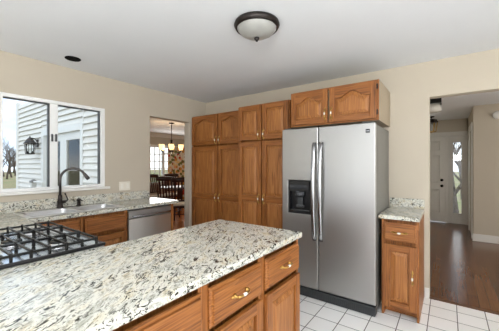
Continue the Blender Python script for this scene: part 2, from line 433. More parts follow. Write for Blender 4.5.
m = MB(); m.box((DX-.044, WW0+.07, .78), (DX-.038, WW1-.07, 1.97)); m.build('pane', GLASS, w4)

# ---- clapboard wing outside (the dining room's outer wall) with French door
def clap(m, x0, x1, z0, z1, y):
    n = max(1, round((z1-z0)/.105)); h = (z1-z0)/n
    for i in range(n):
        a = z0+i*h
        m.prism([(y-.006, a+h-.012), (y-.034, a+.006), (y-.034, a), (y+.012, a), (y+.012, a+h), (y+.008, a+h), (y+.008, a+h-.012)], 0, x0, x1)
m = MB()
clap(m, DX-.1, fdx0-.12, -.15, 2.75, DS); clap(m, fdx1+.09, XL-TW-.02, -.15, 2.75, DS); clap(m, fdx0-.12, fdx1+.09, fdz+.11, 2.75, DS)
m.box((DX-.1, DS, -1.0), (XL-TW, DS+.02, -.15))
m.box((DX-.20, DS-.03, -.6), (DX-.02, DS+.02, 2.8))
struct(m.build('wall_exterior', SIDING))
fr = MB()
fr.box((fdx0-.12, DS-.035, -.1), (fdx0, DS+.02, fdz+.11)).box((fdx1, DS-.035, -.1), (fdx1+.09, DS+.02, fdz+.11)).box((fdx0, DS-.035, fdz), (fdx1, DS+.02, fdz+.11))
d1 = struct(fr.build('door_1', VINYL, bev=.004))
for k in range(2):
    x0 = fdx0+k*(fdx1-fdx0)/2; x1 = x0+(fdx1-fdx0)/2-.01
    m = MB(); st = .13
    m.box((x0, DS+.02, -.05), (x0+st, DS+.07, fdz)).box((x1-st, DS+.02, -.05), (x1, DS+.07, fdz)).box((x0+st, DS+.02, -.05), (x1-st, DS+.07, .25)).box((x0+st, DS+.02, fdz-st), (x1-st, DS+.07, fdz))
    m.build('door_leaf', VINYL, d1)
    m = MB(); m.box((x0+st, DS+.04, .25), (x1-st, DS+.046, fdz-st)); m.build('pane', GLASS, d1)

sbox('deck', [((-9.5, -1.0, -.3), (XL-TW-.01, DS-.03, -.12))], DECKM)
m = MB(); m.box((-120, -60, -1.1), (60, 120, -1.0)); struct(m.build('ground', GROUND))

# ---- entry hall
HW = 6.39; HD = 8.0; HX = .372
sbox('hall_floor', [((-1.3, YB, -.1), (3.2, HD+.1, -.002))], HALLFLOOR)
sbox('trim_2', [((OX0, YB-.02, 0), (OX1, YB+.03, .006))], wood('threshold_oak', 0, (70, 44, 26), (96, 62, 38), (112, 74, 46)), .002)
sbox('hall_ceiling', [((-1.3, YB+TW, H), (3.2, HD+.1, H+.1))], CEIL)
sbox('wall_hall_left', [((-1.3, YB+TW, 0), (-1.2, HD+.1, H))], WALL)
sbox('wall_hall_end', [((HX, HW, 0), (3.2, HW+.1, H)), ((HX, HW+.1, 0), (HX+.1, 6.66, H)), ((HX, 6.66, 0), (HX+.1, 7.35, .12)), ((HX, 6.66, 2.06), (HX+.1, 7.35, H)), ((HX, 7.35, 0), (HX+.1, HD, H))], WALL)
sbox('wall_hall_right', [((3.1, YB+TW, 0), (3.2, HW, H))], WALL)
sbox('baseboard_hall', [((HX-.012, HW-.014, 0), (3.1, HW, .13))], WHITE, .003)
FDX0, FDX1 = -.96, -.04; SL0, SL1, DH = .0, .325, 2.09
sbox('wall_entry', [((-1.2, HD, 0), (FDX0-.04, HD+.1, H)), ((FDX0-.04, HD, DH), (HX, HD+.1, H)), ((SL1+.03, HD, 0), (HX, HD+.1, H))], WALL)
m = MB()
m.box((FDX0-.10, HD-.02, 0), (FDX0, HD+.08, DH)).box((FDX1, HD-.02, 0), (SL0+.02, HD+.08, DH)).box((FDX0-.10, HD-.02, DH-.04), (HX-.01, HD+.08, DH+.06)).box((SL1-.01, HD-.02, 0), (HX-.005, HD+.08, DH))
dfr = struct(m.build('trim_3', DOORW, bev=.004))
# six-panel front door
m = MB(); m.box((FDX0, HD+.02, .01), (FDX1, HD+.06, DH-.04))
dleaf = struct(m.build('door_2', DOORW))
w = (FDX1-FDX0); zc = [(.22, .78), (.93, 1.60), (1.72, 1.95)]
for z0, z1 in zc:
    for k in range(2):
        x0 = FDX0+.12+k*(w/2-.04); x1 = x0+w/2-.2
        m = MB()
        P = lambda d, y: [Vector((x0+d, y, z0+d)), Vector((x1-d, y, z0+d)), Vector((x1-d, y, z1-d)), Vector((x0+d, y, z1-d))]
        m.rings([P(0, HD+.02), P(.012, HD+.010), P(.02, HD+.016), P(.05, HD+.008)], cap0=False, sm=False)
        m.build('panel', DOORW, dleaf)
m = MB(); m.lathe([(.032, 0), (.032, -.008), (.014, -.012), (.014, -.035), (.03, -.045), (.028, -.06), (.0, -.066)], (FDX1-.08, HD+.02, .87), axis=1); m.build('door_knob', BLACK, dleaf)
m = MB(); m.lathe([(.032, 0), (.032, -.015), (.024, -.022), (.0, -.024)], (FDX1-.08, HD+.02, 1.01), axis=1); m.build('deadbolt', BLACK, dleaf)
# sidelight
m = MB()
gx0, gx1, gz0, gz1 = .095, .255, .24, 1.90
m.box((SL0+.02, HD+.02, .0), (gx0, HD+.06, DH-.04)).box((gx1, HD+.02, 0), (SL1-.01, HD+.06, DH-.04)).box((gx0, HD+.02, 0), (gx1, HD+.06, gz0)).box((gx0, HD+.02, gz1), (gx1, HD+.06, DH-.04))
for a, b in (((gx0-.02, gz0-.02), (gx0+.004, gz1+.02)), ((gx1-.004, gz0-.02), (gx1+.02, gz1+.02)), ((gx0, gz0-.02), (gx1, gz0+.004)), ((gx0, gz1-.004), (gx1, gz1+.02))):
    m.box((a[0], HD+.008, a[1]), (b[0], HD+.022, b[1]))
slw = struct(m.build('window_5', DOORW, bev=.003))
m = MB(); m.box((gx0, HD+.036, gz0), (gx1, HD+.042, gz1)); m.build('pane', GLASS, slw)
sbox('trim_4', [((HX-.02, 6.55, 0), (HX, 6.66, 2.06)), ((HX-.02, 7.35, 0), (HX, 7.46, 2.06)), ((HX-.02, 6.55, 2.06), (HX, 7.46, 2.17))], WHITE, .003)
w6 = struct(MB().ring(0, HX+.02, HX+.07, 6.66, .12, 7.35, 2.06, .06, .06, .08, .06).build('window_6', WHITE))
m = MB(); m.box((HX+.04, 6.72, .2), (HX+.046, 7.29, 2.0)); m.build('pane', GLASS, w6)

# ------------------------------------------------------------------ cabinets
DT = .025     # door thickness
def arch_loop(x0, x1, z0, z1, rise, y, n=18):
    P = [Vector((x0, y, z0)), Vector((x1, y, z0))]
    for i in range(n+1):
        u = 1-2*i/n
        s = .5*(1+cos(pi*min(1, abs(u)/.78)))
        P.append(Vector((x0+(x1-x0)*(u+1)/2, y, z1-rise*(1-s))))
    return P
def pull(parent, c, upright=True, size=.115, normal=-1):
    """brass bail pull with a white porcelain grip"""
    m = MB(); x, y, z = c; h = size/2
    q = (lambda t, o: (x, y-o, z+t)) if upright else (lambda t, o: (x+t, y-o, z))
    for sgn in (-1, 1):
        m.tube([q(sgn*h*.72, 0), q(sgn*h*.72, .010), q(sgn*h*.72, .022)], [.009, .0055, .006], 8)
        m.ball(q(sgn*h*.72, .004), .011, 8)
        m.tube([q(sgn*h*.72, .003), q(sgn*h*.9, .003), q(sgn*h*1.1, .002)], [.006, .007, .002], 8)
    m.tube([q(-h*.72, .022), q(-h*.45, .027), q(-h*.25, .028), q(h*.25, .028), q(h*.45, .027), q(h*.72, .022)], .0058, 8)
    m.mi = 1
    r = (.0082, .0085, h*.30) if upright else (h*.30, .0085, .0082)
    m.ball(q(0, .028), r, 10)
    m.build('handle', [BRASS, PORC], parent, label='brass handle with white porcelain grip')
def door(parent, x0, x1, z0, z1, panels=1, arch=0, hx=None, hz=None, mid=None, hinge=None, name='door', y=0):
    st = .056
    m = MB()
    yb, yf = y, y-DT
    m.box((x0, yf, z0), (x0+st, yb, z1), .004).box((x1-st, yf, z0), (x1, yb, z1), .004)
    m.mi = 1
    m.box((x0+st, yf, z0), (x1-st, yb, z0+st), .003)
    rise = arch
    a = arch_loop(x0+st, x1-st, 0, z1-st, rise, 0)[2:]
    poly = [(v.x, v.z) for v in a] + [(x0+st, z1-.002), (x1-st, z1-.002)]
    m.prism(poly, 1, yf, yb)
    segs = [(z0+st, z1-st)]
    if panels == 2:
        m.box((x0+st, yf, mid-.035), (x1-st, yb, mid+.035), .003)
        segs = [(z0+st, mid-.035), (mid+.035, z1-st)]
    d = m.build(name, [OAKV, OAKH], parent)
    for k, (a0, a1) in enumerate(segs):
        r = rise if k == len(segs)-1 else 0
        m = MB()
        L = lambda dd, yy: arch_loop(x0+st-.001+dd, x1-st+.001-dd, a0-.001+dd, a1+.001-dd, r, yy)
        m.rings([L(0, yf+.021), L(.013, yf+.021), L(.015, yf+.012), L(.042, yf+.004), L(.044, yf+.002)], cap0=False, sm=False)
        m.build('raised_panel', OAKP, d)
    if hx is not None: pull(d, (hx, yf, hz), True, .125)
    if hinge:
        for zz in (z0+.055, z1-.055):
            m = MB(); m.box((hinge-.008, yf-.003, zz-.022), (hinge+.008, yf, zz+.022), .002).tube([(hinge, yf-.004, zz-.025), (hinge, yf-.004, zz+.025)], .004, 8)
            m.build('hinge', BRONZE, d)
    return d
def drawer(parent, x0, x1, z0, z1, handle=True, name='drawer'):
    m = MB()
    L = lambda d, y: [Vector((x0+d, y, z0+d)), Vector((x1-d, y, z0+d)), Vector((x1-d, y, z1-d)), Vector((x0+d, y, z1-d))]
    m.rings([L(0, 0), L(0, -.011), L(.004, -.014), L(.013, -.016), L(.016, -DT)], sm=False)
    d = m.build(name, OAKH, parent)
    if handle: pull(d, ((x0+x1)/2, -DT, (z0+z1)/2), False, .125)
    return d
def cabinet(name, label, w, dep, z0, z1, loc, rz, frame, kick=False, group=None, hollow=False, inset=.006):
    """frame: list of (x0,x1,z0,z1) face-frame strips; front at local y=0"""
    t = thing(name, label, 'cabinet', loc, rz, group)
    m = MB()
    if hollow: m.box((0, .006, z0), (.018, dep, z1)).box((w-.018, .006, z0), (w, dep, z1)).box((.018, .006, z0), (w-.018, dep, z0+.018)).box((.018, dep-.01, z0+.018), (w-.018, dep, z1)).box((.018, .035, .1), (w-.018, .045, z1))
    else:
        m.box((0, inset, z0), (w, dep, z1))
        if inset > .01: m.box((0, .006, z0), (.018, inset, z1)).box((w-.018, .006, z0), (w, inset, z1))
    m.build('carcass', OAKV, t)
    m = MB()
    for i, (a, b, c, d) in enumerate(frame):
        m.mi = 0 if (d-c) > (b-a) else 1
        m.box((a, 0, c), (b, .008, d), .001)
    m.build('face_frame', [OAKV, OAKH], t)
    if kick:
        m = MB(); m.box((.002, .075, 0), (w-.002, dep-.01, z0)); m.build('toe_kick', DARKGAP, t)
    return t
def base_frame(w, z0=.1, z1=.875, rail=.655, st=.03):
    return [(0, st, z0, z1), (w-st, w, z0, z1), (st, w-st, z0, z0+.03)]

# tall pantry in the corner (doors of the left one, then the deeper one beside the fridge)
def pantry(name, label, w, dep, ztop, loc, arch, xm, zb, zmid, zt):
    fr = [(0, .03, .1, ztop), (w-.03, w, .1, ztop), (.03, w-.03, ztop-.03, ztop), (.03, w-.03, .1, .13)]
    t = cabinet(name, label, w, dep, .1, ztop, loc, 0, fr, True, None, False, .05)
    for k in range(2):
        x0, x1 = ((.008, xm-.009), (xm+.009, w-.008))[k]
        hx = (x1-.028) if k == 0 else (x0+.028)
        door(t, x0, x1, zb+.022, ztop-.012, 1, arch, hx, zb+.085)
        door(t, x0, x1, .125, zb-.002, 2, 0, hx, zmid, zmid)
    return t
PANT1 = pantry('pantry_cabinet', 'tall oak pantry in the room corner with arched upper doors', 1.125, .303, 2.15, (-3.372, 3.067, 0), .05, .575, 1.66, .88, 1)
PANT2 = pantry('pantry_cabinet', 'deeper tall oak pantry with square upper doors standing directly left of the refrigerator', .75, .51, 2.135, (-2.246, 2.86, 0), 0, .372, 1.665, .95, 1)

# cabinet over the refrigerator
OW = .91
ov = cabinet('overhead_cabinet', 'short oak wall cabinet with two arched doors mounted above the refrigerator', OW, .609, 1.79, 2.168, (-1.428, 2.762, 0), 0,
             [(0, .03, 1.79, 2.168), (OW-.03, OW, 1.79, 2.168), (.03, OW-.03, 2.14, 2.168), (.03, OW-.03, 1.79, 1.82)], False, None, False, .05)
door(ov, .012, .428, 1.805, 2.152, 1, .055, .405, 1.895)
door(ov, .446, OW-.018, 1.805, 2.152, 1, .055, .472, 1.895, hinge=OW-.010)

# little base cabinet right of the refrigerator
SW = .297
sc = cabinet('base_cabinet', 'narrow oak base cabinet with one drawer and one door right of the refrigerator', SW, .60, .075, .88, (-.497, 2.765, 0), 0, base_frame(SW, .075, .88, .67), False, None, False, .04)
LAM = plain('pale_laminate', (168, 152, 128), .5, noise=.04, scale=60)
for o_ in list(COL.objects):
    if o_.parent == ov and o_.name.startswith('carcass'): o_.data.materials[0] = LAM
drawer(sc, .018, SW-.018, .69, .848)
door(sc, .018, SW-.018, .09, .658, 1, 0, SW-.048, .39)
m = MB(); m.box((0, .008, 0), (.018, .6, .075)).box((SW-.018, .008, 0), (SW, .6, .075)).box((.018, .10, 0), (SW-.018, .118, .075)); m.build('toe_kick', OAKD, sc)
ct = thing('countertop', 'small granite worktop with upstand on the narrow cabinet right of the refrigerator', 'countertop', (-.35, 3.05, .88))
m = MB(); m.box((-.17, -.31, 0), (.155, .323, .036), .006); m.build('slab', GRANITE, ct)
m = MB(); m.box((-.17, .303, .036), (.153, .323, .132), .003); m.build('backsplash', GRANITE, ct)

# peninsula units (front faces +X)
PF = -.83; PZ = .88
pens = [('oak peninsula cabinet at the free end of the granite counter, nearest the refrigerator', 1.255, .455), ('oak peninsula cabinet second from the free end, with the drawer handle mid picture', .815, .44),
        ('oak peninsula cabinet third from the free end, cut by the bottom edge of the picture', .36, .455)]
for lb, y0, w in pens:
    c = cabinet('base_cabinet', lb, w, .69, .1, PZ, (PF, y0, 0), pi/2, base_frame(w, .1, PZ, .66), True, None, False, .04)
    drawer(c, .025, w-.022, .672, .846)
    door(c, .025, w-.022, .118, .648, 1, 0, None, None)

# sink run (front faces +X)
SF = -2.835
sb = cabinet('sink_cabinet', 'oak sink base cabinet under the window with two false drawer fronts', .89, .53, .1, .88, (SF, .745, 0), pi/2,
             [(0, .03, .1, .88), (.86, .89, .1, .88), (.422, .446, .1, .88), (.03, .86, .1, .13)], True, None, True)
drawer(sb, .02, .412, .690, .848, False, 'false_drawer'); drawer(sb, .456, .868, .690, .848, False, 'false_drawer')
door(sb, .02, .412, .118, .662); door(sb, .456, .868, .118, .662)
cc = thing('corner_cabinet', 'oak corner base cabinet under the counter left of the range', 'cabinet', (-2.345, .735, 0), pi)
m = MB(); m.box((0, .006, .1), (.485, .63, .88)); m.build('carcass', OAKV, cc)
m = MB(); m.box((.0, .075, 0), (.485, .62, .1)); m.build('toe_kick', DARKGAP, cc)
door(cc, .01, .47, .118, .86, y=.006)
ep = MB(); ep.box((-3.372, 2.222, 0), (SF-.005, 2.262, .88), .002); tag(ep.build('end_panel', OAKV), 'oak end panel closing the right side of the dishwasher', 'panel')

# continuous U-shaped granite worktop
RX0, RX1 = -2.338, -1.572          # range
SKX0, SKX1, SKY0, SKY1 = -3.255, -2.89, .792, 1.605
wt_ = thing('countertop', 'long U-shaped speckled granite worktop of the peninsula and sink run', 'countertop', (0, 0, .88))
xs = [XL+.0, SKX0, SKX1, -2.812, RX0, RX1, -1.553, -.80]; ys = [.07, .10, .755, SKY0, SKY1, 1.715, 2.325]
def mask(i, j):
    x = (xs[i]+xs[i+1])/2; y = (ys[j]+ys[j+1])/2
    if RX0 < x < RX1 and y > .10: return False
    if SKX0 < x < SKX1 and SKY0 < y < SKY1: return False
    if y < .755: return True
    if x < -2.812: return True
    return x > -1.553 and y < 1.715
m = MB(); m.grid(xs, ys, mask, 0, .036); m.build('slab', GRANITE, wt_, .006)
m = MB(); m.box((XL, .07, .036), (XL+.02, 2.268, .140), .003); m.build('backsplash', GRANITE, wt_)

# ------------------------------------------------------------------ sink, tap, soap pump
sk = thing('sink', 'double bowl stainless steel sink set into the granite under the window', 'sink', (0, 0, .9165))
m = MB()
bx = [SKX0-.012, SKX0+.03, SKX1-.02, SKX1+.02]; by = [SKY0-.022, SKY0+.02, 1.185, 1.225, SKY1-.02, SKY1+.022]
m.grid(bx, by, lambda i, j: not (i == 1 and j in (1, 3)), 0, .005)
m.build('rim', RIMM, sk, .002)
for y0, y1 in ((SKY0+.02, 1.185), (1.225, SKY1-.02)):
    m = MB(); x0, x1 = bx[1], bx[2]
    def rr(d, z, r=.05, n=5):
        P = []
        for cx, cy, a0 in ((x1-r, y1-r, 0), (x0+r, y1-r, pi/2), (x0+r, y0+r, pi), (x1-r, y0+r, 1.5*pi)):
            for k in range(n+1):
                a = a0+pi/2*k/n; P.append(Vector((cx+(r-d)*cos(a), cy+(r-d)*sin(a), z)))
        return P
    m.rings([rr(-.003, .003), rr(0, -.005), rr(.006, -.15), rr(.03, -.175)], cap0=False)
    b = m.build('bowl', SINKM, sk)
    m = MB(); m.lathe([(.045, 0), (.045, .004), (.03, .002), (.0, .002)], ((x0+x1)/2, (y0+y1)/2, -.1748)); m.build('drain', DKGREY, b)
FX, FY = -3.312, 1.165
fa = thing('faucet', 'dark gooseneck pull-down faucet with side lever behind the sink', 'faucet', (FX, FY, .916))
m = MB(); m.lathe([(.030, 0), (.030, .01), (.027, .014), (.024, .06), (.027, .065), (.027, .075), (.022, .08), (.019, .13), (.015, .14)], n=20); m.build('base', BRONZE, fa)
m = MB(); m.box((-.028, -.03, 0), (.028, .13, .006), .003); m.build('deck_plate', BRONZE, fa)
u = Vector((.55, .835, 0)); R = .118
pts = [Vector((0, 0, .13)), Vector((0, 0, .30))]
for k in range(1, 15):
    a = pi-k*(pi*.83)/14
    pts.append(u*(R+R*cos(a))+Vector((0, 0, .30+R*sin(a))))
m = MB(); m.tube(pts, .0125, 12); m.build('spout', PEWTER, fa)
d = (pts[-1]-pts[-2]).normalized(); e = pts[-1]
m = MB(); m.tube([e-d*.005, e+d*.01, e+d*.05, e+d*.075], [.014, .017, .020, .018], 14); m.build('spray_head', PEWTER, fa)
m = MB(); m.tube([(.015, .01, .065), (.03, .045, .068)], .015, 12).tube([(.03, .045, .068), (.034, .06, .085), (.03, .045, .13), (.025, .035, .155)], [.009, .008, .006, .009], 10); m.build('lever', BRONZE, fa)
sp = thing('soap_dispenser', 'short black soap dispenser pump on the counter right of the faucet', 'soap dispenser', (FX, 1.345, .916))
m = MB(); m.lathe([(.024, 0), (.024, .012), (.017, .016), (.017, .05), (.012, .055)], n=16); m.build('collar', BRONZE, sp)
m = MB(); m.lathe([(.012, .055), (.02, .058), (.02, .075), (.008, .08)], n=16).tube([(.0, 0, .07), (.03, .01, .07), (.05, .018, .06)], .006, 8); m.build('pump_head', BRONZE, sp)

# ------------------------------------------------------------------ range (slide-in, faces +Y)
rg = thing('range', 'stainless gas range with black cast-iron grates set between corner counter and peninsula', 'range', (RX0, .775, 0), 0)
RW = RX1-RX0; RD = .66
m = MB(); m.box((.004, -RD, .09), (RW-.004, -.035, .90)); m.build('body', DKGREY, rg)
m = MB(); m.box((.002, -RD, .9165), (RW-.002, 0, .926), .003); m.build('cooktop', DECKS, rg)
m = MB(); e = .016   # black side rims
m.box((0, -RD, .9165), (e, .004, .932), .003).box((RW-e, -RD, .9165), (RW, .004, .932), .003).box((e, -.008, .9165), (RW-e, .004, .930), .003); m.build('rim', BLKP, rg)
m = MB(); m.box((.004, -.033, .80), (RW-.004, 0, .914), .004); cp = m.build('control_panel', STEEL, rg)
for k in range(5):
    m = MB(); m.lathe([(.024, 0), (.022, .02), (.018, .03), (0, .031)], (.12+k*(RW-.24)/4, .001, .857), axis=1, n=16); m.build('knob', BLKP, cp)
m = MB(); m.box((.006, -.033, .25), (RW-.006, .0, .79), .005); od = m.build('oven_door', STEEL, rg)
m = MB(); m.tube([(.06, 0, .74), (.06, .045, .74)], .008, 8).tube([(RW-.06, 0, .74), (RW-.06, .045, .74)], .008, 8).tube([(.04, .045, .74), (RW-.04, .045, .74)], .012, 10); m.build('handle', STEELV, od)
m = MB(); m.box((.006, -.033, .10), (RW-.006, .0, .24), .005); m.build('storage_drawer', STEEL, rg)
m = MB(); m.box((.03, -RD+.02, 0), (RW-.03, -.06, .09)); m.build('toe_kick', BLKP, rg)
for cx, cy, r in ((.17, -.17, .045), (.17, -.47, .036), (RW-.17, -.17, .04), (RW-.17, -.47, .05), (RW/2, -.32, .045)):
    m = MB(); m.lathe([(r*1.35, .926), (r*1.3, .934), (r, .938), (r, .944)], (cx, cy, 0), n=20)
    bn = m.build('burner', CHROME, rg)
    m = MB(); m.lathe([(r, .944), (r*1.02, .948), (r*.95, .953), (0, .954)], (cx, cy, 0), n=20); m.build('burner_cap', BLACK, bn)
def bar(m, p, q, w=.0042, h=.012):
    p, q = Vector(p), Vector(q); d = (q-p).normalized(); s = Vector((-d.y, d.x, 0))
    A = [p-s*w*.6+Vector((0, 0, -h)), p+s*w*.6+Vector((0, 0, -h)), p+s*w, p-s*w]
    m.rings([[a, ] for a in A] and [[A[0], A[1], A[2]-Vector((0, 0, .002)), p+s*w*.6, p-s*w*.6, A[3]-Vector((0, 0, .002))],
             [x+(q-p) for x in (A[0], A[1], A[2]-Vector((0, 0, .002)), p+s*w*.6, p-s*w*.6, A[3]-Vector((0, 0, .002)))]], sm=False)
GZ = .968
gxs = [(.022, RW/3-.003), (RW/3+.003, 2*RW/3-.003), (2*RW/3+.003, RW-.022)]
for a, b in gxs:
    m = MB()
    y0, y1 = -RD+.03, -.035
    n = 8
    for k in range(n+1):
        y = y0+(y1-y0)*k/n
        bar(m, (a, y, GZ), (b, y, GZ))
        for x in (a+.004, b-.004):
            m.box((x-.007, y-.006, .927), (x+.007, y+.006, GZ+.003), .003)
    for x in (a+.004, b-.004): bar(m, (x, y0, GZ-.004), (x, y1, GZ-.004))
    m.build('grate', BLACK, rg)

# ------------------------------------------------------------------ dishwasher
DWS = steel('dishwasher_steel', 0, (212, 211, 208), .32)
dw = thing('dishwasher', 'stainless steel dishwasher under the granite at the end of the sink run', 'dishwasher', (-2.84, 1.645, 0), pi/2)
DWW = .572
m = MB(); m.box((.004, .03, .1), (DWW-.004, .52, .865)); m.build('tub', DKGREY, dw)
m = MB(); m.box((.003, -.012, .115), (DWW-.003, .03, .772), .006); dd = m.build('door', DWS, dw)
m = MB(); m.box((.003, -.014, .778), (DWW-.003, .03, .862), .006); m.build('control_panel', STEEL, dw)
m = MB(); m.tube([(.05, -.012, .800), (.05, -.045, .800)], .007, 8).tube([(DWW-.05, -.012, .800), (DWW-.05, -.045, .800)], .007, 8)
m.tube([(.035, -.047, .800), (.12, -.052, .800), (DWW-.12, -.052, .800), (DWW-.035, -.047, .800)], .011, 10); m.build('handle', STEELV, dw)
m = MB(); m.box((.005, .05, 0), (DWW-.005, .5, .11)); m.build('toe_kick', BLKP, dw)

# ------------------------------------------------------------------ refrigerator
fr = thing('refrigerator', 'side-by-side stainless steel refrigerator with a black ice and water dispenser', 'refrigerator', (-1.482, 2.66, 0))
FW = .955; FS = .411; FH = 1.757
m = MB(); m.box((.008, .07, .03), (FW-.004, .70, FH-.012), .004); m.build('body', GREYSIDE, fr)
m = MB(); m.box((.03, .05, .1), (FW-.02, .072, FH-.02)); m.build('gasket', DARKGAP, fr)
DB = .095
dz0, dz1, dx0, dx1 = .855, 1.205, .075, .335
def fdoor(x0, x1, hole=None):
    m = MB()
    if not hole: m.box((x0, 0, DB), (x1, .052, FH), .010, 3)
    else:
        hx0, hx1, hz0, hz1 = hole
        X = [x0, hx0, hx1, x1]; Z = [DB, hz0, hz1, FH]
        bm = MB(); bm.grid(X, Z, lambda i, j: not (i == 1 and j == 1), 0, .052)
        for v in bm.bm.verts: v.co = Vector((v.co.x, .052-v.co.z, v.co.y))
        m.merge(bm.bm)
    return m
fl = fdoor(0, FS, (dx0, dx1, dz0, dz1)).build('freezer_door', STEEL, fr, .008)
fd = fdoor(FS+.006, FW).build('fridge_door', STEEL, fr)
for dr, x in ((fl, FS-.032), (fd, FS+.038)):
    m = MB(); P = [(x, -.003, 1.58), (x, -.04, 1.57)]
    n = 20; rings = []
    for k in range(n+1):
        t = k/n; z = 1.60-t*1.0; y = -.030-.035*sin(pi*t)
        if k in (0, n): y = -.012
        w, h = .0195, .010
        rings.append([Vector((x+w*cos(a)*1.0, y+h*sin(a), z)) for a in [2*pi*q/14 for q in range(14)]])
    m.rings(rings)
    for z in (1.565, .635): m.box((x-.009, -.03, z-.014), (x+.009, .002, z+.014), .003)
    m.build('handle', STEELV, dr)
# dispenser
m = MB(); m.box((dx0, .048, dz0), (dx1, .05, dz1))
m.box((dx0, -.003, dz0), (dx0+.016, .05, dz1), .002).box((dx1-.016, -.003, dz0), (dx1, .05, dz1), .002).box((dx0, -.003, 1.09), (dx1, .05, dz1), .003).box((dx0, -.003, dz0), (dx1, .05, dz0+.03), .003)
m.mi = 1; m.box((dx0+.03, -.0045, 1.115), (dx1-.03, -.002, 1.16), .001)
m.mi = 2
xm = (dx0+dx1)/2
m.lathe([(.055, 1.09), (.05, 1.05), (.03, 1.03)], (xm, .022, 0), n=14).box((xm-.03, .02, .94), (xm+.03, .032, 1.03), .004).box((xm-.045, .012, .92), (xm+.045, .03, .945), .004)
m.box((dx0+.025, -.002, .885), (dx1-.025, .04, .892))
m.build('dispenser', [BLKP, plain('dispenser_display', (52, 54, 58), .15), plain('dispenser_lever', (62, 64, 66), .3)], fl, label='black ice and water dispenser')
m = MB(); m.box((FW-.085, -.0025, 1.665), (FW-.048, .001, 1.70), .001); m.mi = 1; m.box((FW-.08, -.0035, 1.679), (FW-.053, -.002, 1.686)); m.build('badge', [BLKP, CHROME], fd, label='small dark square badge')
m = MB(); m.box((.004, -.012, .004), (FW-.002, .07, .088), .004)
for k in range(40): x = .11+k*.019; m.box((x, -.0145, .022), (x+.010, -.011, .07))
m.build('kick_grille', plain('charcoal_grille', (46, 48, 50), .5, noise=.1), fr)
for x in (.02, FW-.12):
    m = MB(); m.box((x, .02, FH), (x+.1, .10, FH+.012), .004); m.build('hinge_cover', DKGREY, fr)

# ------------------------------------------------------------------ lights and wall plates
cl = thing('ceiling_light', 'round bronze flush ceiling light with frosted glass bowl over the kitchen floor', 'ceiling light', (-1.165, 1.70, H))
m = MB(); m.lathe([(.10, 0), (.165, -.004), (.172, -.022), (.168, -.03), (.160, -.045), (.150, -.048), (.146, -.035)], n=40); m.build('pan', BRONZE, cl)
m = MB(); m.lathe([(.148, -.038), (.146, -.05), (.125, -.075), (.09, -.095), (.05, -.108), (.0, -.112)], n=40); m.build('glass_bowl', FROST, cl)
m = MB(); m.lathe([(.006, -.108), (.018, -.112), (.020, -.122), (.012, -.132), (.006, -.142), (.0, -.145)], n=16); m.build('finial', BRONZE, cl)
MATBLK = plain('matt_black', (9, 9, 9), .9, spec=.1)
rl = thing('recessed_light', 'small black recessed downlight in the ceiling near the window wall', 'ceiling light', (-3.05, 1.185, H))
m = MB(); m.lathe([(.05, .0), (.069, 0), (.071, -.004), (.067, -.008), (.05, -.006)], n=32); m.build('trim_ring', MATBLK, rl)
m = MB(); m.lathe([(.052, -.0005), (.050, -.006), (.03, -.003), (0, -.003)], n=32); m.build('baffle', MATBLK, rl)
op = thing('outlet_plate', 'wide ivory outlet and switch plate on the wall right of the window', 'outlet', (XL, 1.915, 1.10), pi/2)
m = MB(); m.box((-.075, -.006, -.057), (.075, 0, .057), .003); m.build('cover_plate', PLATE, op)
for x in (-.055, .02):
    m = MB(); m.box((x, -.008, -.034), (x+.035, -.005, .034), .002); m.build('receptacle', PORC, op)
hl = thing('hall_ceiling_light', 'flush hall ceiling light with dark base and white glass shade', 'ceiling light', (-.20, 5.15, H))
m = MB(); m.box((-.12, -.12, -.125), (.12, .12, 0), .006); m.build('base', BLACK, hl)
m = MB(); m.lathe([(.10, -.125), (.125, -.20), (.12, -.235), (.07, -.25), (0, -.252)], n=28); m.build('glass_shade', PORC, hl)
ln = thing('hanging_lantern', 'small brass and dark lantern hanging from the entry ceiling before the front door', 'lantern', (-.30, 7.25, H))
m = MB(); m.lathe([(.0, 0), (.06, -.002), (.055, -.02), (.01, -.03), (.01, -.06)], n=16); m.build('canopy', BRONZE, ln)
m = MB(); m.lathe([(.01, -.05), (.10, -.07), (.13, -.13), (.125, -.14)], n=6, sm=False); m.build('cap', BRONZE, ln)
m = MB()
for k in range(6):
    a = 2*pi*k/6; m.tube([(.115*cos(a), .115*sin(a), -.14), (.085*cos(a), .085*sin(a), -.33)], .008, 6)
m.lathe([(.09, -.33), (.09, -.345), (.02, -.36), (0, -.365)], n=6, sm=False); m.build('cage', BRASS, ln)
m = MB(); m.lathe([(.03, -.15), (.035, -.2), (.03, -.3), (0, -.32)], n=12); m.build('glass_chimney', FROST, ln)
sd = thing('smoke_detector', 'round white detector high on the hall wall at the right edge', 'smoke detector', (.70, HW, 2.24))
m = MB(); m.lathe([(.07, 0), (.07, -.02), (.055, -.035), (0, -.036)], axis=1, n=24); m.build('housing', WHITE, sd)

